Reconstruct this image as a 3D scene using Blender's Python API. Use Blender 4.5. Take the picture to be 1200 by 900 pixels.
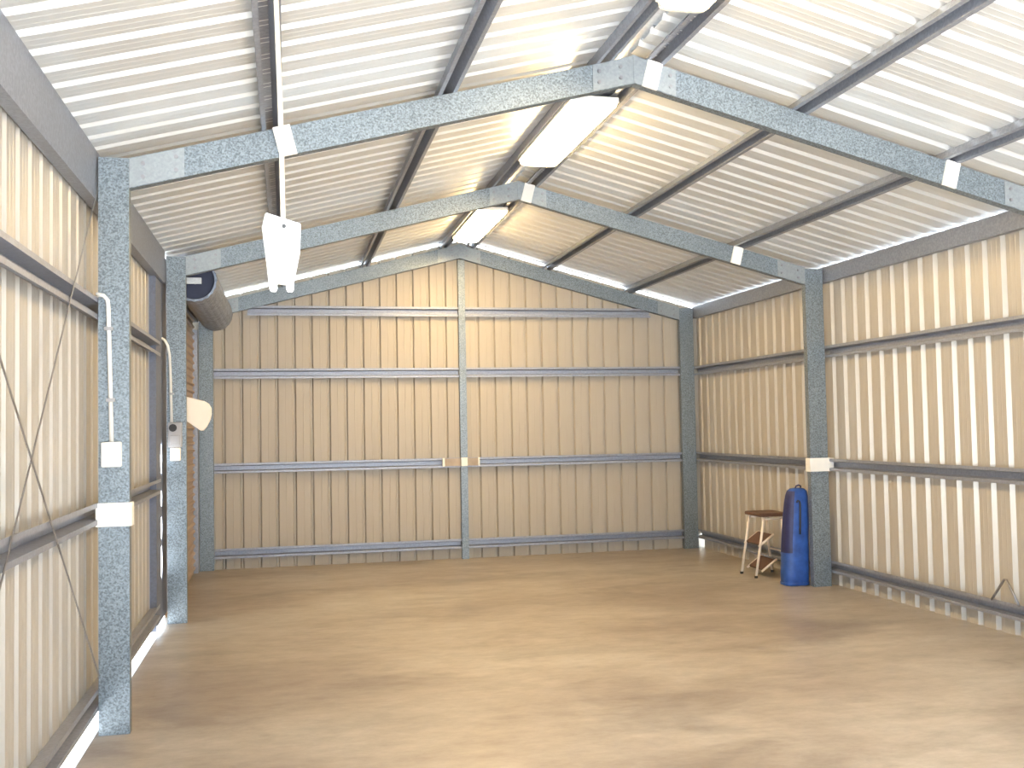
import bpy, math, random
from mathutils import Vector, Matrix
random.seed(7)
for o in list(bpy.data.objects): bpy.data.objects.remove(o)
S = bpy.context.scene
COL = S.collection

# ------------------------------------------------------------------ camera
F_PX, YAW, PIT, ROL, CAM_Z = 1185.0, 0.2201, 0.0421, 0.0180, 1.5
def make_camera():
    sy, cy, sp, cp = math.sin(YAW), math.cos(YAW), math.sin(PIT), math.cos(PIT)
    right = Vector((cy, -sy, 0)); fwd = Vector((sy*cp, cy*cp, sp)); up = Vector((-sp*sy, -sp*cy, cp))
    c, s = math.cos(ROL), math.sin(ROL)
    r2 = c*right - s*up; u2 = s*right + c*up
    cam = bpy.data.cameras.new('camera'); co = bpy.data.objects.new('camera', cam); COL.objects.link(co)
    m = Matrix((( r2.x, u2.x, -fwd.x, 0), (r2.y, u2.y, -fwd.y, 0), (r2.z, u2.z, -fwd.z, CAM_Z), (0, 0, 0, 1)))
    co.matrix_world = m
    cam.sensor_fit = 'HORIZONTAL'; cam.sensor_width = 36.0; cam.lens = F_PX/1200*36
    cam.clip_start = 0.05; cam.clip_end = 500
    S.camera = co
make_camera()

# ------------------------------------------------------------------ world, sun, exposure
SKY_COL, SKY_STR = (0.72, 0.86, 1.0), 2.9
SUN_STR, SUN_DIR = 24.0, Vector((0.05, 0.75, -1.0))
LAMP_STR, LAMP_COL = 30.0, (1.0, 0.69, 0.32)
S.view_settings.view_transform = 'Standard'; S.view_settings.look = 'None'
S.view_settings.gamma = 1.0; S.view_settings.use_curve_mapping = False
S.view_settings.exposure = 1.28
w = bpy.data.worlds.new('World'); S.world = w; w.use_nodes = True
bg = w.node_tree.nodes['Background']; bg.inputs[0].default_value = (*SKY_COL, 1); bg.inputs[1].default_value = SKY_STR
sl = bpy.data.lights.new('sun', 'SUN'); sl.energy = SUN_STR; sl.angle = 0.01; sl.color = (1.0, 0.99, 0.97)
so = bpy.data.objects.new('sun', sl); COL.objects.link(so)
so.rotation_euler = SUN_DIR.to_track_quat('-Z', 'Y').to_euler(); so.location = (-3, -5, 12)

# ------------------------------------------------------------------ materials
def newmat(name):
    m = bpy.data.materials.new(name); m.use_nodes = True
    nt = m.node_tree; b = nt.nodes['Principled BSDF']
    return m, nt, b
def node(nt, t, **kw):
    n = nt.nodes.new(t)
    for k, v in kw.items():
        if isinstance(v, tuple) or not hasattr(n, k): n.inputs[k].default_value = v
        else: setattr(n, k, v)
    return n
def ramp(nt, fac, stops):
    r = nt.nodes.new('ShaderNodeValToRGB'); e = r.color_ramp.elements
    while len(e) < len(stops): e.new(0.5)
    for i, (p, c) in enumerate(stops): e[i].position = p; e[i].color = (*c, 1)
    nt.links.new(fac, r.inputs[0]); return r.outputs[0]
def simple(name, col, rough=.5, metal=0., noise=0., scale=8.):
    m, nt, b = newmat(name); b.inputs['Roughness'].default_value = rough; b.inputs['Metallic'].default_value = metal
    tc = nt.nodes.new('ShaderNodeTexCoord'); n = nt.nodes.new('ShaderNodeTexNoise')
    n.inputs['Scale'].default_value = scale; n.inputs['Detail'].default_value = 4
    nt.links.new(tc.outputs['Object'], n.inputs['Vector'])
    lo = tuple(c*(1-noise) for c in col); hi = tuple(min(1, c*(1+noise)) for c in col)
    nt.links.new(ramp(nt, n.outputs['Fac'], [(.3, lo), (.7, hi)]), b.inputs['Base Color'])
    return m
def galvanised(name, col, spangle=.18, metal=.55, rough=.45, scale=55.):
    m, nt, b = newmat(name); b.inputs['Metallic'].default_value = metal
    tc = nt.nodes.new('ShaderNodeTexCoord'); mp = nt.nodes.new('ShaderNodeMapping')
    nt.links.new(tc.outputs['Object'], mp.inputs['Vector'])
    n = nt.nodes.new('ShaderNodeTexNoise'); n.inputs['Scale'].default_value = scale; n.inputs['Detail'].default_value = 3
    v = nt.nodes.new('ShaderNodeTexVoronoi'); v.inputs['Scale'].default_value = scale*1.3
    nt.links.new(mp.outputs[0], n.inputs['Vector']); nt.links.new(mp.outputs[0], v.inputs['Vector'])
    mx = nt.nodes.new('ShaderNodeMath'); mx.operation = 'ADD'
    sp = nt.nodes.new('ShaderNodeSeparateColor'); nt.links.new(v.outputs['Color'], sp.inputs[0])
    s2 = nt.nodes.new('ShaderNodeMath'); s2.operation = 'MULTIPLY'; s2.inputs[1].default_value = .35
    nt.links.new(sp.outputs[0], s2.inputs[0]); nt.links.new(n.outputs['Fac'], mx.inputs[0]); nt.links.new(s2.outputs[0], mx.inputs[1])
    lo = tuple(c*(1-spangle) for c in col); hi = tuple(min(1, c*(1+spangle)) for c in col)
    nt.links.new(ramp(nt, mx.outputs[0], [(.45, lo), (.9, hi)]), b.inputs['Base Color'])
    r = nt.nodes.new('ShaderNodeMapRange'); r.inputs[3].default_value = rough-.08; r.inputs[4].default_value = rough+.12
    nt.links.new(n.outputs['Fac'], r.inputs[0]); nt.links.new(r.outputs[0], b.inputs['Roughness'])
    return m
def sheet_mat(name, col, metal, rough, dust=(.5, .36, .24), amt=.25):
    m, nt, b = newmat(name); b.inputs['Metallic'].default_value = metal; b.inputs['Roughness'].default_value = rough
    tc = nt.nodes.new('ShaderNodeTexCoord'); n = nt.nodes.new('ShaderNodeTexNoise'); n.inputs['Scale'].default_value = 2.2; n.inputs['Detail'].default_value = 6
    nt.links.new(tc.outputs['Object'], n.inputs['Vector'])
    mid = tuple(c*(1-amt)+d*amt for c, d in zip(col, dust))
    nt.links.new(ramp(nt, n.outputs['Fac'], [(.35, col), (.75, mid)]), b.inputs['Base Color'])
    return m
def floor_mat():
    m, nt, b = newmat('stained_concrete')
    tc = nt.nodes.new('ShaderNodeTexCoord')
    mp = nt.nodes.new('ShaderNodeMapping'); mp.inputs['Scale'].default_value = (.55, 1.0, 1)
    nt.links.new(tc.outputs['Object'], mp.inputs['Vector'])
    def nz(scale, det, rough=.55, dist=0.):
        n = nt.nodes.new('ShaderNodeTexNoise'); n.inputs['Scale'].default_value = scale; n.inputs['Detail'].default_value = det
        n.inputs['Roughness'].default_value = rough; n.inputs['Distortion'].default_value = dist
        nt.links.new(mp.outputs[0], n.inputs['Vector']); return n.outputs['Fac']
    a = ramp(nt, nz(.9, 6, .6, .4), [(.34, (.29, .25, .215)), (.5, (.36, .325, .285)), (.66, (.43, .405, .365))])
    stain = ramp(nt, nz(1.5, 5, .6, 1.0), [(.30, (.62, .60, .60)), (.46, (1, 1, 1))])
    fine = ramp(nt, nz(7., 12, .78), [(.33, (.74, .72, .70)), (.62, (1.06, 1.05, 1.04))])
    m1 = nt.nodes.new('ShaderNodeMix'); m1.data_type = 'RGBA'; m1.blend_type = 'MULTIPLY'; m1.inputs[0].default_value = .7
    nt.links.new(a, m1.inputs[6]); nt.links.new(stain, m1.inputs[7])
    m2 = nt.nodes.new('ShaderNodeMix'); m2.data_type = 'RGBA'; m2.blend_type = 'MULTIPLY'; m2.inputs[0].default_value = 1
    nt.links.new(m1.outputs[2], m2.inputs[6]); nt.links.new(fine, m2.inputs[7])
    # a few dried spill marks in the slab
    wob = nt.nodes.new('ShaderNodeTexNoise'); wob.inputs['Scale'].default_value = 2.3; wob.inputs['Detail'].default_value = 7
    nt.links.new(tc.outputs['Object'], wob.inputs['Vector'])
    col = m2.outputs[2]
    for cx, cy, rx, ry, amt in ((3.3, 9.85, 1.2, .55, .55), (3.9, 6.95, .95, .38, .5), (3.55, 4.25, .6, .3, .5), (-.25, 9.7, .5, .7, .4), (1.75, 6.6, .9, .28, .35), (.6, 5.3, .9, .35, .3), (2.5, 5.55, .7, .22, .35)):
        mp2 = nt.nodes.new('ShaderNodeMapping'); mp2.vector_type = 'TEXTURE'
        mp2.inputs['Location'].default_value = (cx, cy, 0); mp2.inputs['Scale'].default_value = (rx, ry, 1)
        nt.links.new(tc.outputs['Object'], mp2.inputs['Vector'])
        ln = nt.nodes.new('ShaderNodeVectorMath'); ln.operation = 'LENGTH'; nt.links.new(mp2.outputs[0], ln.inputs[0])
        ad = nt.nodes.new('ShaderNodeMath'); ad.operation = 'MULTIPLY_ADD'; ad.inputs[1].default_value = 2.6
        nt.links.new(wob.outputs['Fac'], ad.inputs[0]); nt.links.new(ln.outputs['Value'], ad.inputs[2])
        mr = nt.nodes.new('ShaderNodeMapRange'); mr.inputs[1].default_value = 1.2; mr.inputs[2].default_value = 2.25
        mr.inputs[3].default_value = amt; mr.inputs[4].default_value = 0; nt.links.new(ad.outputs[0], mr.inputs[0])
        mm = nt.nodes.new('ShaderNodeMix'); mm.data_type = 'RGBA'; mm.blend_type = 'MULTIPLY'
        mm.inputs[7].default_value = (.55, .54, .55, 1)
        nt.links.new(mr.outputs[0], mm.inputs[0]); nt.links.new(col, mm.inputs[6]); col = mm.outputs[2]
    nt.links.new(col, b.inputs['Base Color'])
    r = nt.nodes.new('ShaderNodeMapRange'); r.inputs[3].default_value = .24; r.inputs[4].default_value = .48
    nt.links.new(nz(3., 5), r.inputs[0]); nt.links.new(r.outputs[0], b.inputs['Roughness'])
    bp = nt.nodes.new('ShaderNodeBump'); bp.inputs['Strength'].default_value = .12; bp.inputs['Distance'].default_value = .01
    nt.links.new(nz(14., 6), bp.inputs['Height']); nt.links.new(bp.outputs[0], b.inputs['Normal'])
    return m
def emit(name, col, s):
    m, nt, b = newmat(name); b.inputs['Base Color'].default_value = (.9, .88, .82, 1)
    b.inputs['Emission Color'].default_value = (*col, 1); b.inputs['Emission Strength'].default_value = s
    return m
M = dict(
    galv=galvanised('galvanised_spangle', (.205, .245, .28), .38, .5, .42, 95.),
    girt=galvanised('galvanised_girt', (.31, .335, .40), .10, .5, .45),
    purlin=galvanised('galvanised_purlin', (.30, .325, .38), .12, .5, .45),
    plate=galvanised('zinc_plate', (.62, .64, .66), .08, .5, .4),
    bracket=galvanised('zinc_bracket', (.31, .345, .37), .08, .5, .4),
    flash=galvanised('dull_flashing', (.16, .18, .24), .1, .3, .6),
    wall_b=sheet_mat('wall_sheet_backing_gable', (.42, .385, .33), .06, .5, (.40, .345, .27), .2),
    roof=sheet_mat('zinc_roof_sheet', (.76, .78, .785), .42, .34, (.68, .67, .64), .12),
    wall=sheet_mat('wall_sheet_backing', (.475, .445, .395), .22, .34, (.46, .405, .33), .2),
    wall_l=sheet_mat('wall_sheet_backing_left', (.47, .45, .415), .22, .34, (.46, .41, .35), .2),
    floor=floor_mat(),
    ground=simple('sunlit_ground', (.66, .655, .64), .95, 0, .10, 1.5),
    white=simple('white_paint', (.86, .86, .84), .4, 0, .03),
    cream=simple('cream_plastic', (.93, .84, .73), .45, 0, .03),
    strap=simple('white_strapping', (.84, .83, .79), .5, 0, .04),
    door=sheet_mat('roller_door_curtain', (.40, .32, .26), .2, .5),
    drum=galvanised('drum_steel', (.25, .30, .40), .3, .4, .5, 30),
    navy=simple('drum_end_dark', (.022, .03, .07), .5, .1, .1),
    conduit=simple('conduit_plastic', (.80, .80, .78), .4, 0, .03),
    grey=simple('grey_plastic', (.36, .36, .38), .5, 0, .05),
    black=simple('black_rubber', (.02, .02, .022), .5, 0, .1),
    rope=simple('cream_cord', (.50, .44, .35), .8, 0, .1, 60),
    blue=simple('blue_vinyl', (.025, .085, .34), .42, 0, .25, 14),
    darkblue=simple('dark_blue_vinyl_and_shade', (.020, .024, .10), .5, 0, .25, 14),  # vinyl of the top handle, also the shade painted on the bag
    stool=simple('off_white_enamel', (.76, .68, .60), .35, .1, .05),
    brown=simple('brown_vinyl', (.12, .065, .045), .5, 0, .15),
    bolt=galvanised('bolt_steel', (.30, .30, .32), .1, .8, .35),
    brownst=simple('rusty_splice', (.40, .33, .26), .6, .2, .15),
    lamp=emit('lit_diffuser', LAMP_COL, LAMP_STR),
)

# ------------------------------------------------------------------ mesh helpers
class MB:
    def __init__(s): s.v = []; s.f = []; s.smooth = []
    def prism(s, A, B, caps=True, smooth=False):
        n = len(A); o = len(s.v); s.v += [tuple(p) for p in A] + [tuple(p) for p in B]
        for i in range(n):
            j = (i+1) % n; s.f.append((o+i, o+j, o+n+j, o+n+i)); s.smooth.append(smooth)
        if caps:
            s.f.append(tuple(o+i for i in reversed(range(n)))); s.f.append(tuple(o+n+i for i in range(n))); s.smooth += [False]*2
        return s
    def box(s, x0, x1, y0, y1, z0, z1):
        return s.prism([(x0,y0,z0),(x1,y0,z0),(x1,y1,z0),(x0,y1,z0)], [(x0,y0,z1),(x1,y0,z1),(x1,y1,z1),(x0,y1,z1)])
    def bevbox(s, x0, x1, y0, y1, z0, z1, b):
        # box with chamfered vertical and horizontal edges facing -y
        o = [(x0+b,z0),(x1-b,z0),(x1,z0+b),(x1,z1-b),(x1-b,z1),(x0+b,z1),(x0,z1-b),(x0,z0+b)]
        i = [(x0+2*b,z0+b),(x1-2*b,z0+b),(x1-b,z0+2*b),(x1-b,z1-2*b),(x1-2*b,z1-b),(x0+2*b,z1-b),(x0+b,z1-2*b),(x0+b,z0+2*b)]
        A = [(x,y1,z) for x,z in o]; B = [(x,y0+b,z) for x,z in o]; C = [(x,y0,z) for x,z in i]
        s.loft([A,B,C]); return s
    def loft(s, rings, smooth=False, closed=True, capA=True, capB=True):
        n = len(rings[0]); o = len(s.v)
        for r in rings: s.v += [tuple(p) for p in r]
        for k in range(len(rings)-1):
            for i in range(n if closed else n-1):
                j = (i+1) % n; a = o+k*n
                s.f.append((a+i, a+j, a+n+j, a+n+i)); s.smooth.append(smooth)
        if closed and capA: s.f.append(tuple(o+i for i in reversed(range(n)))); s.smooth.append(False)
        if closed and capB: s.f.append(tuple(o+(len(rings)-1)*n+i for i in range(n))); s.smooth.append(False)
        return s
    def tube(s, pts, r, n=8):
        pts = [Vector(p) for p in pts]; rings = []
        ref = None
        for i, p in enumerate(pts):
            d = (pts[min(i+1, len(pts)-1)] - pts[max(i-1, 0)]).normalized()
            if ref is None: ref = Vector((0,0,1)) if abs(d.z) < .9 else Vector((1,0,0))
            u = d.cross(ref).normalized(); v = u.cross(d); ref = v
            rr = r[i] if isinstance(r, (list, tuple)) else r
            rings.append([p + rr*(math.cos(2*math.pi*k/n)*u + math.sin(2*math.pi*k/n)*v) for k in range(n)])
        s.loft(rings, True); return s
    def mesh(s, name, mat):
        me = bpy.data.meshes.new(name); me.from_pydata(s.v, [], s.f); me.validate(); 
        import bmesh
        bm = bmesh.new(); bm.from_mesh(me); bmesh.ops.recalc_face_normals(bm, faces=bm.faces); bm.to_mesh(me); bm.free()
        if len(me.polygons) == len(s.smooth): me.polygons.foreach_set('use_smooth', s.smooth)
        me.materials.append(M[mat]); return me
    def build(s, name, mat, parent=None, loc=None):
        return place(name, s.mesh(name, mat), parent, loc)
def place(name, me, parent=None, loc=None, rot=None):
    o = bpy.data.objects.new(name, me); COL.objects.link(o)
    if loc: o.location = loc
    if rot: o.rotation_euler = rot
    if parent:
        o.parent = parent
        # parents sit at plain translations: keep world placement of mesh data given in world coords
        if me is not None and loc is None and not o.get('_local'): o.location = tuple(-c for c in world(parent))
    return o
def world(o):
    x = Vector((0,0,0))
    while o: x += Vector(o.location); o = o.parent
    return x
def local(p, parent): return tuple(Vector(p) - world(parent))
def empty(name, loc=(0,0,0)):
    o = bpy.data.objects.new(name, None); COL.objects.link(o); o.location = loc; o.empty_display_size = .1; return o
def tag(o, label=None, cat=None, group=None, kind=None):
    if label: o['label'] = label
    if cat: o['category'] = cat
    if group: o['group'] = group
    if kind: o['kind'] = kind
    return o

# ------------------------------------------------------------------ shed dimensions
XL, XLO, XR, XRO, XA = -0.7756, -0.923, 4.651, 4.826, 1.9654      # column faces, ridge
Y1, Y2, Y3 = 5.4225, 8.4083, 11.4516                              # the three portal frames in view
YF, YB = -0.65, 11.70                                              # front edge, back edge of the roof
ZU, ZA, RD = 2.7517, 3.4538, .157                                 # rafter underside at column and ridge, rafter depth
SLL, SLR = (ZA-ZU)/(XA-XL), (ZA-ZU)/(XR-XA)
HP = .075                                                         # purlin depth
G1, G2, G3, G4 = 2.833, 2.134, 1.1005, .1754                      # girt heights
SHL, SHR, SHB = -1.0, 4.90, 11.53                                 # inner faces of the wall sheets
def raf_top(x): return ZA+RD - (SLL*(XA-x) if x < XA else SLR*(x-XA))
def raf_bot(x): return raf_top(x)-RD

PER = .190
PROFILE = [(0,0),(.040,0),(.044,-.0012),(.050,-.0012),(.054,0),(.090,0),(.094,-.0012),(.100,-.0012),(.104,0),(.126,0),(.147,.028),(.168,.028)]
NARROW = [(0,0),(.074,0),(.077,-.0012),(.083,-.0012),(.086,0),(.150,0),(.158,.026),(.176,.026)]
def profile(n, prof=PROFILE):
    pts = []
    for k in range(n): pts += [(k*PER+a, b) for a, b in prof]
    pts.append((n*PER, 0)); return pts
def sheet_pts(n, t=.0016, prof=PROFILE):
    p = profile(n, prof); return p + [(a, b+t) for a, b in reversed(p)]

# ------------------------------------------------------------------ setting: ground, floor
MB().box(-60, 60, -60, 80, -.5, -.06).build('ground', 'ground')
tag(bpy.data.objects['ground'], 'pale sunlit ground outside the shed', kind='structure')
fl = [(-.942, -.75), (4.97, -.75), (4.97, 11.60), (-1.03, 11.60), (-1.03, 8.45), (-.942, 8.45)]
MB().prism([(x, y, -.3) for x, y in fl], [(x, y, 0) for x, y in fl]).build('floor', 'floor')
tag(bpy.data.objects['floor'], 'brown stained concrete slab floor of the shed', kind='structure')

# roof
ceil = tag(empty('ceiling', (0, 0, 0)), 'ribbed zinc roof sheeting seen from below', kind='structure')
XE_L, XE_R = -1.05, 4.915
def roof_sheet_mesh(n, side):
    pts = sheet_pts(n)
    if side < 0: x0, x1 = XA-.03, XE_L
    else: x0, x1 = XA+.03, XE_R
    A = [(x0, a, raf_top(x0)+HP+b) for a, b in pts]; B = [(x1, a, raf_top(x1)+HP+b) for a, b in pts]
    return MB().prism(A, B).mesh('roof_sheet', 'roof')
nS = 4
tot = int(round((YB-YF)/PER))
for side in (-1, 1):
    cache = {}
    k = 0
    while k < tot:
        n = min(nS, tot-k)
        if n not in cache: cache[n] = roof_sheet_mesh(n, side)
        place('roof_sheet', cache[n], ceil, (0, YF+k*PER, 0)); k += n
# ridge capping
zc = ZA+RD+HP
MB().prism([(XA-.16, YF, raf_top(XA-.16)+HP+.031), (XA, YF, zc+.034), (XA+.16, YF, raf_top(XA+.16)+HP+.031), (XA+.16, YF, raf_top(XA+.16)+HP+.034), (XA, YF, zc+.040), (XA-.16, YF, raf_top(XA-.16)+HP+.034)],
           [(XA-.16, YB, raf_top(XA-.16)+HP+.031), (XA, YB, zc+.034), (XA+.16, YB, raf_top(XA+.16)+HP+.031), (XA+.16, YB, raf_top(XA+.16)+HP+.034), (XA, YB, zc+.040), (XA-.16, YB, raf_top(XA-.16)+HP+.034)]).build('ridge_cap', 'plate', ceil)

# walls
wl = tag(empty('wall_left'), 'ribbed metal sheet wall on the left', kind='structure')
wr = tag(empty('wall_right'), 'ribbed metal sheet wall on the right', kind='structure')
wb = tag(empty('wall_back'), 'beige ribbed metal gable wall at the far end', kind='structure')
def side_sheet(n, x, sgn, z0, z1, mat):
    pts = sheet_pts(n)
    A = [(x+sgn*b, a, z0) for a, b in pts]; B = [(x+sgn*b, a, z1) for a, b in pts]
    return MB().prism(A, B).mesh('cladding_sheet', mat)
def side_wall(par, x, sgn, y0, y1, z0, z1, mat):
    tot = int(round((y1-y0)/PER)); k = 0; cache = {}
    while k < tot:
        n = min(4, tot-k)
        if n not in cache: cache[n] = side_sheet(n, x, sgn, z0, z1, mat)
        place('cladding_sheet', cache[n], par, (0, y0+k*PER, 0)); k += n
DOOR_Y0, DOOR_Y1, DOOR_Z = -.55, 8.0-30*PER, 2.35
side_wall(wl, SHL, -1, DOOR_Y0, DOOR_Y1, DOOR_Z, raf_top(SHL)+HP-.004, 'wall_l')     # over the open doorways
side_wall(wl, SHL, -1, DOOR_Y1, 8.0, .026, raf_top(SHL)+HP-.004, 'wall_l')       # ends at the door jamb, y = 8.0
side_wall(wl, SHL, -1, 11.33, 11.33+PER, .0, raf_top(SHL)+HP-.004, 'wall_l')
side_wall(wr, SHR, 1, YF-.06, YF-.06+64*PER, -.02, 2.900, 'wall')
side_wall(wr, SHR, 1, YF-.06+64*PER, YF-.06+65*PER, .17, 2.900, 'wall')
k = 0; totb = 32; xb0 = SHL-.03
while k < totb:
    pts = sheet_pts(4, prof=NARROW)
    A, B = [], []
    for a, b in pts:
        x = xb0+k*PER+a
        A.append((x, SHB+b, -.02)); B.append((x, SHB+b, raf_top(x)+.048))
    MB().prism(A, B).build('cladding_sheet', 'wall_b', wb); k += 4
# front gable sheeting above the open doorway behind the camera
wf = tag(empty('wall_front'), 'ribbed metal sheeting above the open front doorway', kind='structure')
k = 0
while k < totb:
    A, B = [], []
    for a, b in sheet_pts(4):
        x = xb0+k*PER+a
        A.append((x, YF+.03-b, 2.40)); B.append((x, YF+.03-b, raf_top(x)-.005))
    MB().prism(A, B).build('cladding_sheet', 'wall', wf); k += 4
# jamb flashing beside the roller door, with daylight gaps along its fold
LENS = [(1.43, 1.17), (1.06, .92), (.855, .67), (.64, .365)]
def lens(z):
    for a, b in LENS:
        if b <= z <= a:
            t = (z-b)/(a-b); return math.sin(math.pi*t)**.6
    return 0
zs = [i*.02 for i in range(3, 147)]
for side in (-1, 1):
    mb = MB(); R0, R1 = [], []
    for z in zs:
        e = 8.30 + side*.045*lens(z) + side*.0008; o = 7.985 if side < 0 else 8.66
        R0.append((-.952, o, z)); R1.append((-.952, e, z))
    mb.loft([R0, R1, [(x-.003, y, z) for x, y, z in R1], [(x-.003, y, z) for x, y, z in R0]], closed=False)
    if side < 0: mb.box(-1.0, -.9525, 7.985, 7.988, .02, 2.90)
    mb.build('jamb_flashing', 'flash', wl)

# ------------------------------------------------------------------ portal frames
def c_poly(h, b, lip, t):
    """C section: web at y=0 running 0..h, flanges towards +y."""
    return [(0,0),(h,0),(h,b),(h-lip,b),(h-lip,b-t),(h-t,b-t),(h-t,t),(t,t),(t,b-t),(lip,b-t),(lip,b),(0,b)]
CP = c_poly(XL-XLO, .064, .018, .003); CPR = c_poly(XRO-XR, .064, .018, .003)
RP = c_poly(RD, .064, .018, .003)
bolt_me = MB().prism([(.011*math.cos(a), 0, .011*math.sin(a)) for a in [k*math.pi/3 for k in range(6)]], [(.011*math.cos(a), -.010, .011*math.sin(a)) for a in [k*math.pi/3 for k in range(6)]]).mesh('bolt', 'bolt')
def on_rafter(y, x, side, w, name, mat, par, proud=.004):
    """a strap across the rafter web, square to the rafter, centred at x."""
    sl = SLL if side < 0 else -SLR
    L = math.hypot(1, sl); tx, tz = 1/L, sl/L; nx, nz = -tz, tx
    c = Vector((x, 0, (raf_top(x)+raf_bot(x))/2)); hh = RD/2*tx+.004
    q = []
    for a, b in ((-w/2, -hh), (w/2, -hh), (w/2, hh), (-w/2, hh)):
        q.append((c.x+a*tx+b*nx, c.z+a*tz+b*nz))
    MB().prism([(x_, y-proud, z_) for x_, z_ in q], [(x_, y-.0005, z_) for x_, z_ in q]).build(name, mat, par)
def frame(y, label, straps, bandL=False, bandR=False, leftcol_top=None):
    t = tag(empty('portal_frame', (XA, y, 0)), label, 'portal frame', 'portal frames of the shed')
    ctop = raf_top(XL) if leftcol_top is None else leftcol_top
    colL = MB().prism([(XLO+a, y+b, 0) for a, b in CP], [(XLO+a, y+b, ctop) for a, b in CP]).build('column', 'galv', t)
    colR = MB().prism([(XR+a, y+b, 0) for a, b in CPR], [(XR+a, y+b, raf_top(XR)-.012) for a, b in CPR]).build('column', 'galv', t)
    for side in (-1, 1):
        x0 = XL+.002 if side < 0 else XR-.002
        x1 = XA-.001 if side < 0 else XA+.001
        raf = MB().prism([(x0, y+b, raf_bot(x0)+a) for a, b in RP], [(x1, y+b, raf_bot(x1)+a) for a, b in RP]).build('rafter', 'galv', t)
        # eave bracket with its bolts
        xe = x0-side*.27
        pr = .0035
        q = [(x0, raf_bot(x0)+.004), (xe, raf_bot(xe)+.004), (xe, raf_top(xe)-.004), (x0, raf_top(x0)-.004)]
        br = MB().prism([(a, y-pr, b) for a, b in q], [(a, y-.0004, b) for a, b in q]).build('eave_bracket', 'bracket', t)
        for fx in (.25, .85):
            for fz in (.28, .72):
                x = x0+(xe-x0)*fx; place('bolt', bolt_me, br, local((x, y-pr, raf_bot(x)+RD*fz), br))
    # apex bracket, folded on the ridge line
    pr = .005; hw = .25
    q = [(XA-hw, raf_bot(XA-hw)+.004), (XA, raf_bot(XA)+.002), (XA+hw, raf_bot(XA+hw)+.004), (XA+hw, raf_top(XA+hw)-.004), (XA, raf_top(XA)+.004), (XA-hw, raf_top(XA-hw)-.004)]
    ap = MB().prism([(a, y-pr, b) for a, b in q], [(a, y-.0006, b) for a, b in q]).build('apex_bracket', 'bracket', t)
    MB().box(XA-.006, XA+.006, y-pr-.005, y-pr, raf_bot(XA)+.004, raf_top(XA)+.002).build('fold', 'bracket', ap)
    for dx in (-.215, -.085, .085, .215):
        for fz in (.3, .7):
            x = XA+dx; place('bolt', bolt_me, ap, local((x, y-pr, raf_bot(x)+RD*fz), ap))
    for x in straps: tag(on_rafter(y, x, -1 if x < XA else 1, .092, 'strap', 'strap', t, .017) or t.children[-1])
    if bandL:
        MB().box(XLO-.012, XL+.012, y-.010, y+.070, 1.035, 1.153).build('tape_band', 'strap', t)
    if bandR:
        MB().box(XR-.012, XRO+.052, y-.010, y+.070, 1.042, 1.164).build('tape_band', 'strap', t)
    return t
frame(2.44, 'galvanised portal frame overhead, just out of the picture towards the camera', ())
frame(Y1, 'nearest galvanised portal frame, its left column in the foreground', (.005, XA+.105, 4.0), bandL=True)
frame(Y2, 'middle galvanised portal frame beside the blue bag', (XA+.085, 3.98), bandR=True, leftcol_top=2.905)
frame(Y3, 'far galvanised portal frame against the beige gable wall', (), leftcol_top=2.72)

# ------------------------------------------------------------------ purlins (top-hat sections lying on the rafters)
def hat(h=HP, crown=.042, brim=.024, t=.0025, base=.062):
    o = [(-base/2-brim, 0), (-base/2, 0), (-crown/2, h-t), (crown/2, h-t), (base/2, 0), (base/2+brim, 0), (base/2+brim, t), (base/2+t, t), (crown/2+t, h), (-crown/2-t, h), (-base/2-t, t), (-base/2-brim, t)]
    return o
HAT = hat()
def purlin(x, label):
    k = SLL if x < XA else -SLR; L = math.hypot(1, k); tx, tz = 1/L, k/L
    z = raf_top(x)+.001
    def ring(y): return [(x+a*tx-b*tz*.98, y, z+a*tz+b*tx*.98) for a, b in HAT]
    o = MB().prism(ring(YF+.05), ring(YB-.08)).build('roof_purlin', 'purlin')
    tag(o, label, 'purlin', 'roof purlins')
purlin(-.06, 'galvanised roof purlin on the left slope above the hanging white plate')
purlin(.88, 'galvanised roof purlin halfway up the left roof slope')
purlin(1.79, 'galvanised roof purlin just left of the ridge')
purlin(2.09, 'galvanised roof purlin just right of the ridge')
purlin(3.0, 'galvanised roof purlin halfway down the right roof slope')
purlin(4.0, 'galvanised roof purlin low on the right slope near the wall')
# eave beams
def eave(x, out, z0, z1, y0, y1, label, drop=.0):
    k = SLL if x < XA else -SLR
    def ring(y):
        zt = z1; xo = x+out
        return [(x, y, z0), (x, y, zt), (xo, y, zt+k*(xo-x)), (xo, y, zt+k*(xo-x)-.003), (x+math.copysign(.003, out), y, zt-.004), (x+math.copysign(.003, out), y, z0+.003), (xo, y, z0+.003), (xo, y, z0)]
    o = MB().prism(ring(y0), ring(y1)).build('eave_beam', 'purlin')
    return tag(o, label, 'eave beam', 'eave beams')
zl = raf_top(-.932)+HP
eave(-.932, -.06, 2.685, zl-.002, YF, Y2-.01, 'deep galvanised eave beam along the top of the left wall')
eave(-.932, -.06, 2.70, zl-.065, Y2-.006, 11.50, 'galvanised eave beam above the roller door')
eave(4.842, .05, 2.775, raf_top(4.842)+HP-.019, YF, Y2+.05, 'galvanised eave beam along the right wall, nearer bays')
eave(4.842, .05, 2.775, raf_top(4.842)+HP-.019, Y2+.054, 11.50, 'galvanised eave beam along the right wall, far bay')

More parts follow.
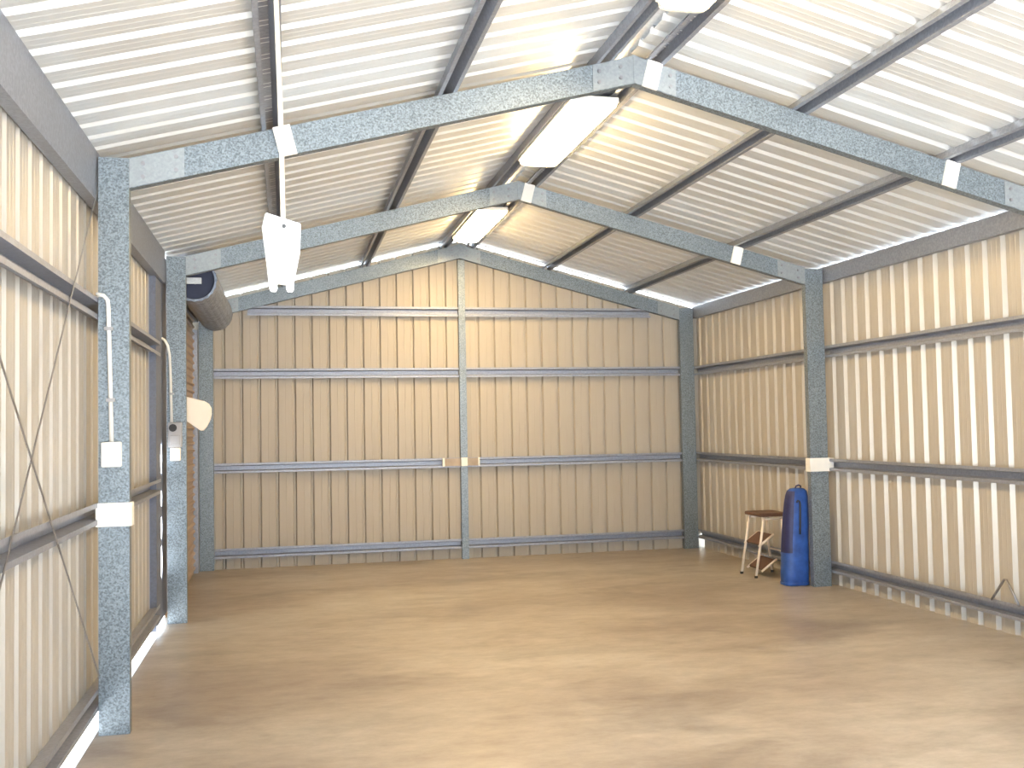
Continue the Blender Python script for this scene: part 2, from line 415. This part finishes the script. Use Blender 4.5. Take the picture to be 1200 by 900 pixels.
# ------------------------------------------------------------------ wall girts
def side_girt(xf, out, z, y0, y1, label):
    """hat girt: open mouth (brims) at xf facing the room, crown on the sheet."""
    s = out/HP
    def ring(y): return [(xf+b*s, y, z+a) for a, b in HAT]
    o = MB().prism(ring(y0), ring(y1)).build('wall_girt', 'girt'); return tag(o, label, 'girt', 'wall girts')
gl, gr = XLO-.003, XRO+.005
nm = {G2: 'upper', G3: 'middle', G4: 'lowest'}
for z in (G2, G3, G4):
    side_girt(gl, SHL-gl+.001, z, DOOR_Y1+.02, Y1+.03, nm[z]+' galvanised girt on the left wall, nearest bay')
    side_girt(gl, SHL-gl+.001, z, Y1+.034, 8.05 if z != G4 else 7.98, nm[z]+' galvanised girt on the left wall, between the two nearer columns')
    side_girt(gr, SHR-gr-.001, z, YF, Y2+.03, nm[z]+' galvanised girt on the right wall, nearer than the blue bag')
    side_girt(gr, SHR-gr-.001, z, Y2+.034, Y3+.06, nm[z]+' galvanised girt on the right wall, far bay behind the stool')
YG = Y3+.018
def back_girt(z, x0, x1, label):
    s = (SHB-YG)/HP
    def ring(x): return [(x, YG+b*s-.001, z+a) for a, b in HAT]
    return tag(MB().prism(ring(x0), ring(x1)).build('wall_girt', 'girt'), label, 'girt', 'wall girts')
nm2 = {G1: 'topmost', G2: 'second from top', G3: 'third from top', G4: 'lowest'}
for z in (G1, G2, G3, G4):
    xl, xr = (XL+.003, XR-.003)
    if z == G1: xl, xr = -.41, 4.29
    back_girt(z, xl, 1.945, nm2[z]+' girt on the gable wall, left of the centre post')
    back_girt(z, 2.03, xr, nm2[z]+' girt on the gable wall, right of the centre post')
# centre post
cpz = raf_bot(XA)-.016
cp = tag(empty('gable_post', (1.9875, Y3, 0)), 'slender galvanised post in the middle of the gable wall', 'post')
PP = c_poly(.079, .07, .015, .003)
MB().prism([(1.948+a, Y3+b+.004, 0) for a, b in PP], [(1.948+a, Y3+b+.004, cpz) for a, b in PP]).build('post', 'galv', cp)
for x0, x1 in ((1.765, 1.944), (2.031, 2.145)):
    MB().box(x0, x1, Y3+.004, YG-.003, 1.062, 1.148).build('girt_splice', 'brownst', cp)
for x0, x1 in ((1.735, 1.762), (1.950, 2.025), (2.148, 2.166)):
    MB().box(x0, x1, Y3-.006, Y3+.003 if x0 == 1.950 else YG-.003, 1.060, 1.155).build('tape_patch', 'strap', cp)

# diagonal wall bracing straps on the left wall, nearest bay
def brace(p, q, label):
    p, q = Vector(p), Vector(q); d = (q-p).normalized(); n = Vector((0, -d.z, d.y))*.008
    x0, x1 = p.x, p.x+.002
    A = [p+n, q+n, q-n, p-n]
    o = MB().prism([(x0, a.y, a.z) for a in A], [(x1, a.y, a.z) for a in A]).build('brace_strap', 'bolt')
    tag(o, label, 'brace', 'bracing straps')
brace((-.920, 5.40, 2.75), (-.920, 2.62, .02), 'thin bracing strap rising towards the nearest left column')
brace((-.9175, 2.62, 2.55), (-.9175, 5.40, .30), 'thin bracing strap falling towards the foot of the nearest left column')

# ------------------------------------------------------------------ roller door in the left wall
dr = tag(empty('door_1', (-.95, 10, 0)), 'closed roller door in the far left bay with its drum', kind='structure')
DY0, DY1 = 8.70, 11.34
pts = []
z = 0.0
while z < 2.70:
    pts += [(-.975, z), (-.975, z+.038), (-.955, z+.050), (-.955, z+.066)]; z += .078
prof = [p for p in pts]
for k in range(7):                                     # the sheet curls on to the drum
    a = math.pi + .0 + k*.12
    prof.append((-.735+.205*math.cos(a)-.0, 2.765+.205*math.sin(a)*-1))
closed = prof + [(x-.002, z) for x, z in reversed(prof)]
MB().prism([(x, DY0, z) for x, z in closed], [(x, DY1, z) for x, z in closed]).build('curtain', 'door', dr)
DC = (-.735, 2.765)
def ringxz(r, y, n=40, amp=0.0): return [(DC[0]+(r+amp*math.cos(20*2*math.pi*k/n))*math.cos(2*math.pi*k/n), y, DC[1]+(r+amp*math.cos(20*2*math.pi*k/n))*math.sin(2*math.pi*k/n)) for k in range(n)]
drum = MB().loft([ringxz(.178, 8.74, 80, .0015), ringxz(.178, 11.28, 80, .0015)], capA=False, capB=True)
drum.loft([ringxz(.160, 8.74, 80), ringxz(.160, 8.95, 80)], capA=False, capB=False)
drum.loft([ringxz(.178, 8.74, 80, .004), ringxz(.160, 8.74, 80)], capA=False, capB=False)
dm = drum.build('drum', 'drum', dr)
MB().loft([ringxz(.158, 8.80), ringxz(.158, 8.83)]).build('drum_wheel', 'navy', dm)
MB().loft([ringxz(.1585, 8.745), ringxz(.1585, 8.80)], capA=False, capB=False).build('drum_lining', 'navy', dm)
MB().tube([(DC[0], 8.66, DC[1]-.01), (DC[0], 8.80, DC[1]-.01)], .017, 12).build('axle', 'plate', dm)
MB().box(-.90, DC[0]+.06, 8.665, 8.685, 2.725, 2.775).build('axle_bracket', 'plate', dr)
MB().box(-.948, -.90, 8.655, 8.70, 0.02, 2.79).build('guide_rail', 'girt', dr)
MB().box(-.990, -.925, 11.30, 11.345, 0.0, 2.60).build('guide_rail', 'girt', dr)

# ------------------------------------------------------------------ ridge lights
def light(y0, y1, x0, x1, zb, label):
    t = tag(empty('ceiling_light', ((x0+x1)/2, (y0+y1)/2, zb)), label, 'light', 'ridge lights')
    zt = zb+.075
    MB().box(x0-.012, x1+.012, y0-.004, y1+.03, zb+.042, zt).build('body', 'white', t)
    xm = (x0+x1)/2; R = []
    for yy in (y0, y1):
        r = []
        for k in range(11):
            a = math.pi*k/10; r.append((xm-(x1-x0)/2*math.copysign(abs(math.cos(a))**.5, math.cos(a)), yy, zb+.042-.042*math.sin(a)**.5))
        R.append(r)
    MB().prism(R[0], R[1]).build('diffuser', 'lamp', t)
    for ya, yb in ((y1+.001, y1+.03),):
        MB().prism([(x, ya, z) for x, _, z in R[0]], [(x, yb, z) for x, _, z in R[0]]).build('end_cap', 'cream', t)
light(3.05, 4.50, 1.77, 2.02, 3.495, 'lit ridge light nearest the camera, cut off by the top edge')
light(6.02, 7.46, 1.765, 2.06, 3.495, 'lit ridge light between the nearest and middle portal frames')
light(9.25, 10.68, 1.775, 2.05, 3.495, 'lit ridge light between the middle and far portal frames')

# ------------------------------------------------------------------ hanging white plate on its cord
yp = 3.0
zt = raf_top(-.03)
hp = tag(empty('hanging_plate', (-.005, yp, 1.9)), 'white tapered metal plate hanging from a cord near the left', 'plate')
MB().tube([(-.030, yp, zt-.02), (-.020, yp, 2.8), (-.008, yp, 2.4), (-.004, yp+.004, 2.118)], .0075, 10).build('cord', 'rope', hp)
def tray(y_front, dpt):
    out = [(-.052, 2.134), (.046, 2.104), (.043, 2.02), (.024, 1.925), (-.042, 1.930), (-.056, 2.06), (-.060, 2.095)]
    return out
out = tray(0, 0)
mb = MB().prism([(x, yp, z) for x, z in out], [(x*1.02-.004, yp+.028, z) for x, z in out]); pl = mb.build('plate_body', 'white', hp)
MB().prism([(-.002+.0065*math.cos(k*math.pi/8), yp-.0015, 2.096+.0065*math.sin(k*math.pi/8)) for k in range(16)], [(-.002+.0065*math.cos(k*math.pi/8), yp+.003, 2.096+.0065*math.sin(k*math.pi/8)) for k in range(16)]).build('eyelet', 'black', pl)
for x in (-.033, .014):
    r = .011
    ft = MB().prism([(x+p[0], yp-.002, p[1]) for p in [(-r, 1.935), (r, 1.935), (r, 1.912), (.6*r, 1.904), (-.6*r, 1.904), (-r, 1.912)]], [(x+p[0], yp+.012, p[1]) for p in [(-r, 1.935), (r, 1.935), (r, 1.912), (.6*r, 1.904), (-.6*r, 1.904), (-r, 1.912)]]).build('tab', 'white', hp)
    MB().prism([(x+.004*math.cos(k*math.pi/6), yp-.0035, 1.915+.004*math.sin(k*math.pi/6)) for k in range(12)], [(x+.004*math.cos(k*math.pi/6), yp+.001, 1.915+.004*math.sin(k*math.pi/6)) for k in range(12)]).build('rivet', 'bolt', ft)

# ------------------------------------------------------------------ electrical fittings
def switch_box(name, label, x0, x1, z0, z1, y, mat, cat):
    t = tag(empty(name, ((x0+x1)/2, y, z0)), label, cat)
    MB().bevbox(x0, x1, y-.045, y-.0005, z0, z1, .005).build('housing', mat, t)
    return t
t = switch_box('switch_box', 'white switch box on the nearest left column', -.904, -.811, 1.333, 1.459, Y1, 'white', 'switch box')
MB().bevbox(-.885, -.83, Y1-.051, Y1-.045, 1.36, 1.43, .002).build('cover_plate', 'white', t)
MB().bevbox(-.864, -.851, Y1-.058, Y1-.051, 1.385, 1.405, .002).build('rocker', 'white', t)
c = tag(empty('conduit', (-.87, Y1, 1.46)), 'white conduit running down the nearest left column to its switch box', 'conduit')
MB().tube([(-.93, Y1-.014, 2.205), (-.895, Y1-.014, 2.197), (-.877, Y1-.014, 2.175), (-.873, Y1-.014, 2.14), (-.858, Y1-.014, 1.46)], .011, 10).build('pipe', 'conduit', c)
for z, x in ((2.03, -.871), (1.67, -.8625)): MB().box(x-.020, x+.020, Y1-.028, Y1-.0005, z-.009, z+.009).build('clip', 'grey', c)
t = switch_box('control_box', 'grey control box with a round dark dial on the middle left column', -.910, -.806, 1.384, 1.582, Y2, 'grey', 'control box')
def disc(cx, cz, r, y0, y1, n=20): return MB().prism([(cx+r*math.cos(2*math.pi*k/n), y0, cz+r*math.sin(2*math.pi*k/n)) for k in range(n)], [(cx+r*math.cos(2*math.pi*k/n), y1, cz+r*math.sin(2*math.pi*k/n)) for k in range(n)])
disc(-.872, 1.538, .030, Y2-.056, Y2-.045).build('dial', 'black', t)
MB().bevbox(-.895, -.82, Y2-.049, Y2-.045, 1.40, 1.48, .003).build('front_panel', 'grey', t)
t = switch_box('wall_switch', 'small cream switch below the control box', -.894, -.817, 1.278, 1.380, Y2, 'cream', 'switch')
MB().bevbox(-.875, -.862, Y2-.052, Y2-.045, 1.32, 1.345, .002).build('rocker', 'cream', t)
c = tag(empty('conduit', (-.88, Y2, 1.58)), 'grey conduit curving down the middle left column to the control box', 'conduit')
MB().tube([(-.965, Y2-.09, 2.24), (-.955, Y2-.03, 2.245), (-.935, Y2-.015, 2.235), (-.912, Y2-.013, 2.19), (-.900, Y2-.013, 2.12), (-.895, Y2-.013, 2.02), (-.885, Y2-.013, 1.583)], .011, 10).build('pipe', 'conduit', c)
MB().box(-.905, -.866, Y2-.027, Y2-.0005, 1.80, 1.815).build('clip', 'grey', c)

# cream sign-like flap beyond the middle left column
fy = 8.72
q = [(-.925, 1.828), (-.826, 1.801), (-.66, 1.757), (-.625, 1.735), (-.606, 1.700), (-.604, 1.650), (-.612, 1.605), (-.640, 1.545), (-.668, 1.512), (-.69, 1.512), (-.84, 1.62), (-.925, 1.68)]
t = tag(empty('door_flap', (-.8, fy, 1.5)), 'bright cream panel sticking out behind the middle left column', 'panel')
MB().loft([[(x, fy+.03, z) for x, z in q], [(x, fy+.006, z) for x, z in q], [(-.765+(x+.765)*.97, fy, 1.665+(z-1.665)*.97) for x, z in q]]).build('panel_board', 'cream', t)
MB().box(-.93, -.905, fy+.03, fy+.055, 1.65, 1.86).build('mounting_bracket', 'plate', t)

# ------------------------------------------------------------------ bent wire on the right wall
o = MB().tube([(4.815, 6.25, .228), (4.822, 6.19, .305), (4.826, 6.125, .385), (4.826, 6.105, .385), (4.822, 6.05, .32), (4.815, 5.975, .228)], .0085, 8).build('bent_bracket', 'bolt')
tag(o, 'inverted V of bent grey wire on the lowest right girt', 'bracket')

# ------------------------------------------------------------------ blue bag
def sring(cx, cy, z, rx, ry, n=32, e=.62, a0=0, a1=2*math.pi, k=1.0, closed=True):
    r = []
    m = n if closed else n+1
    for i in range(m):
        a = a0+(a1-a0)*i/n; c, s = math.cos(a), math.sin(a)
        r.append((cx+k*rx*math.copysign(abs(c)**e, c), cy+k*ry*math.copysign(abs(s)**e, s), z))
    return r
BAG = [(4.556, 0.0, .108, .080), (4.556, .012, .120, .092), (4.558, .10, .122, .095), (4.562, .20, .119, .092), (4.566, .30, .121, .094), (4.571, .42, .118, .090), (4.580, .55, .115, .088), (4.588, .66, .112, .084), (4.592, .75, .105, .080), (4.598, .82, .097, .074), (4.602, .860, .086, .064), (4.604, .882, .062, .044), (4.605, .888, .03, .02)]
BY = 8.592
t = tag(empty('storage_bag', (4.56, BY, 0)), 'tall blue zip bag standing against the middle right column', 'bag')
body = MB().loft([sring(cx, BY, z, rx, ry) for cx, z, rx, ry in BAG], True).build('bag_body', 'blue', t)
A0, A1 = math.radians(170), math.radians(246)
rg = [sring(cx, BY, z, rx, ry, 14, .62, A0, A1, 1.025, False) for cx, z, rx, ry in BAG[4:11]]
ri = [sring(cx, BY, z, rx, ry, 14, .62, A0, A1, 1.0, False) for cx, z, rx, ry in BAG[4:11]]
MB().loft([a+list(reversed(b)) for a, b in zip(rg, ri)], False).build('side_shade', 'darkblue', t)  # shading of the bag's left side, put on as a darker shell
def front(x, z):
    best = min(BAG, key=lambda r: abs(r[1]-z)); cx, _, rx, ry = best
    c = max(-1, min(1, (x-cx)/rx)); c2 = abs(c)**(1/.62); s = math.sqrt(max(0, 1-min(1, c2)**2)); return BY-ry*1.03*s**.62
hz = [(4.552, .758), (4.564, .776), (4.580, .770), (4.586, .748), (4.584, .70), (4.580, .62), (4.576, .54), (4.572, .47)]
MB().tube([(x, front(x, z)-.004, z) for x, z in hz], .009, 8).build('carry_strap', 'black', t)
zb = MB().loft([sring(4.556, BY, .006, .124, .096), sring(4.556, BY, .03, .1255, .0975)], False).build('base_trim', 'blue', t)
MB().tube([(4.575, BY-.02, .882), (4.578, BY-.035, .905), (4.60, BY-.04, .915), (4.625, BY-.035, .905), (4.628, BY-.02, .882)], .007, 8).build('top_handle', 'darkblue', t)

# ------------------------------------------------------------------ step stool
t = tag(empty('step_stool', (4.56, 9.23, 0)), 'folding step stool with brown seat and off-white tubular legs', 'stool')
NY, FY = 9.07, 9.385
for y in (NY, FY):
    MB().tube([(4.405, y, .012), (4.505, y, .585)], .0125, 10).build('leg', 'stool', t)
    MB().tube([(4.735, y, .012), (4.700, y, .30), (4.690, y, .585)], .0125, 10).build('leg', 'stool', t)
for o in [c for c in t.children if c.name.startswith('leg')]: pass
for y in (NY, FY):
    for x in (4.405, 4.735):
        MB().tube([(x, y, 0), (x, y, .022)], .0165, 10).build('rubber_foot', 'black', t)
r = [(4.475, NY-.025), (4.735, NY-.025), (4.755, NY-.005), (4.755, FY+.005), (4.735, FY+.025), (4.475, FY+.025), (4.455, FY+.005), (4.455, NY-.005)]
cxy = (4.605, (NY+FY)/2)
def sc(k, z): return [(cxy[0]+(x-cxy[0])*k, cxy[1]+(y-cxy[1])*k, z) for x, y in r]
MB().loft([sc(.97, .585), sc(1, .592), sc(1, .608), sc(.96, .618)]).build('seat', 'brown', t)
MB().tube([(4.49, NY, .56), (4.69, NY, .56)], .009, 8).build('side_rail', 'stool', t)
MB().tube([(4.49, FY, .56), (4.69, FY, .56)], .009, 8).build('side_rail', 'stool', t)
for z0, x0 in ((.315, 4.46), (.075, 4.485)):
    x1, z1 = x0+.13, z0+.09
    n = Vector((-(z1-z0), 0, x1-x0)).normalized()*.010
    y0, y1 = NY+.016, FY-.016
    q = [(x0+n.x, z0+n.z), (x1+n.x, z1+n.z), (x1-n.x, z1-n.z), (x0-n.x, z0-n.z)]
    tr = MB().prism([(x, y0, z) for x, z in q], [(x, y1, z) for x, z in q]).build('tread', 'brown', t)
    for y in (NY-.0, FY): MB().tube([(x0-.02, y-.002, z0-.014), (x1+.01, y-.002, z1+.008)], .0115, 8).build('tread_bar', 'stool', tr)
MB().tube([(4.71, NY, .24), (4.71, FY, .24)], .009, 8).build('cross_bar', 'stool', t)
for z0, x0 in ((.24, 4.44), (.02, 4.47)): pass
for y in (NY, FY): MB().tube([(4.445, y+.006, .235), (4.722, y+.006, .13)], .007, 8).build('link_arm', 'bolt', t)

for o in bpy.data.objects:
    if '_local' in o: del o['_local']
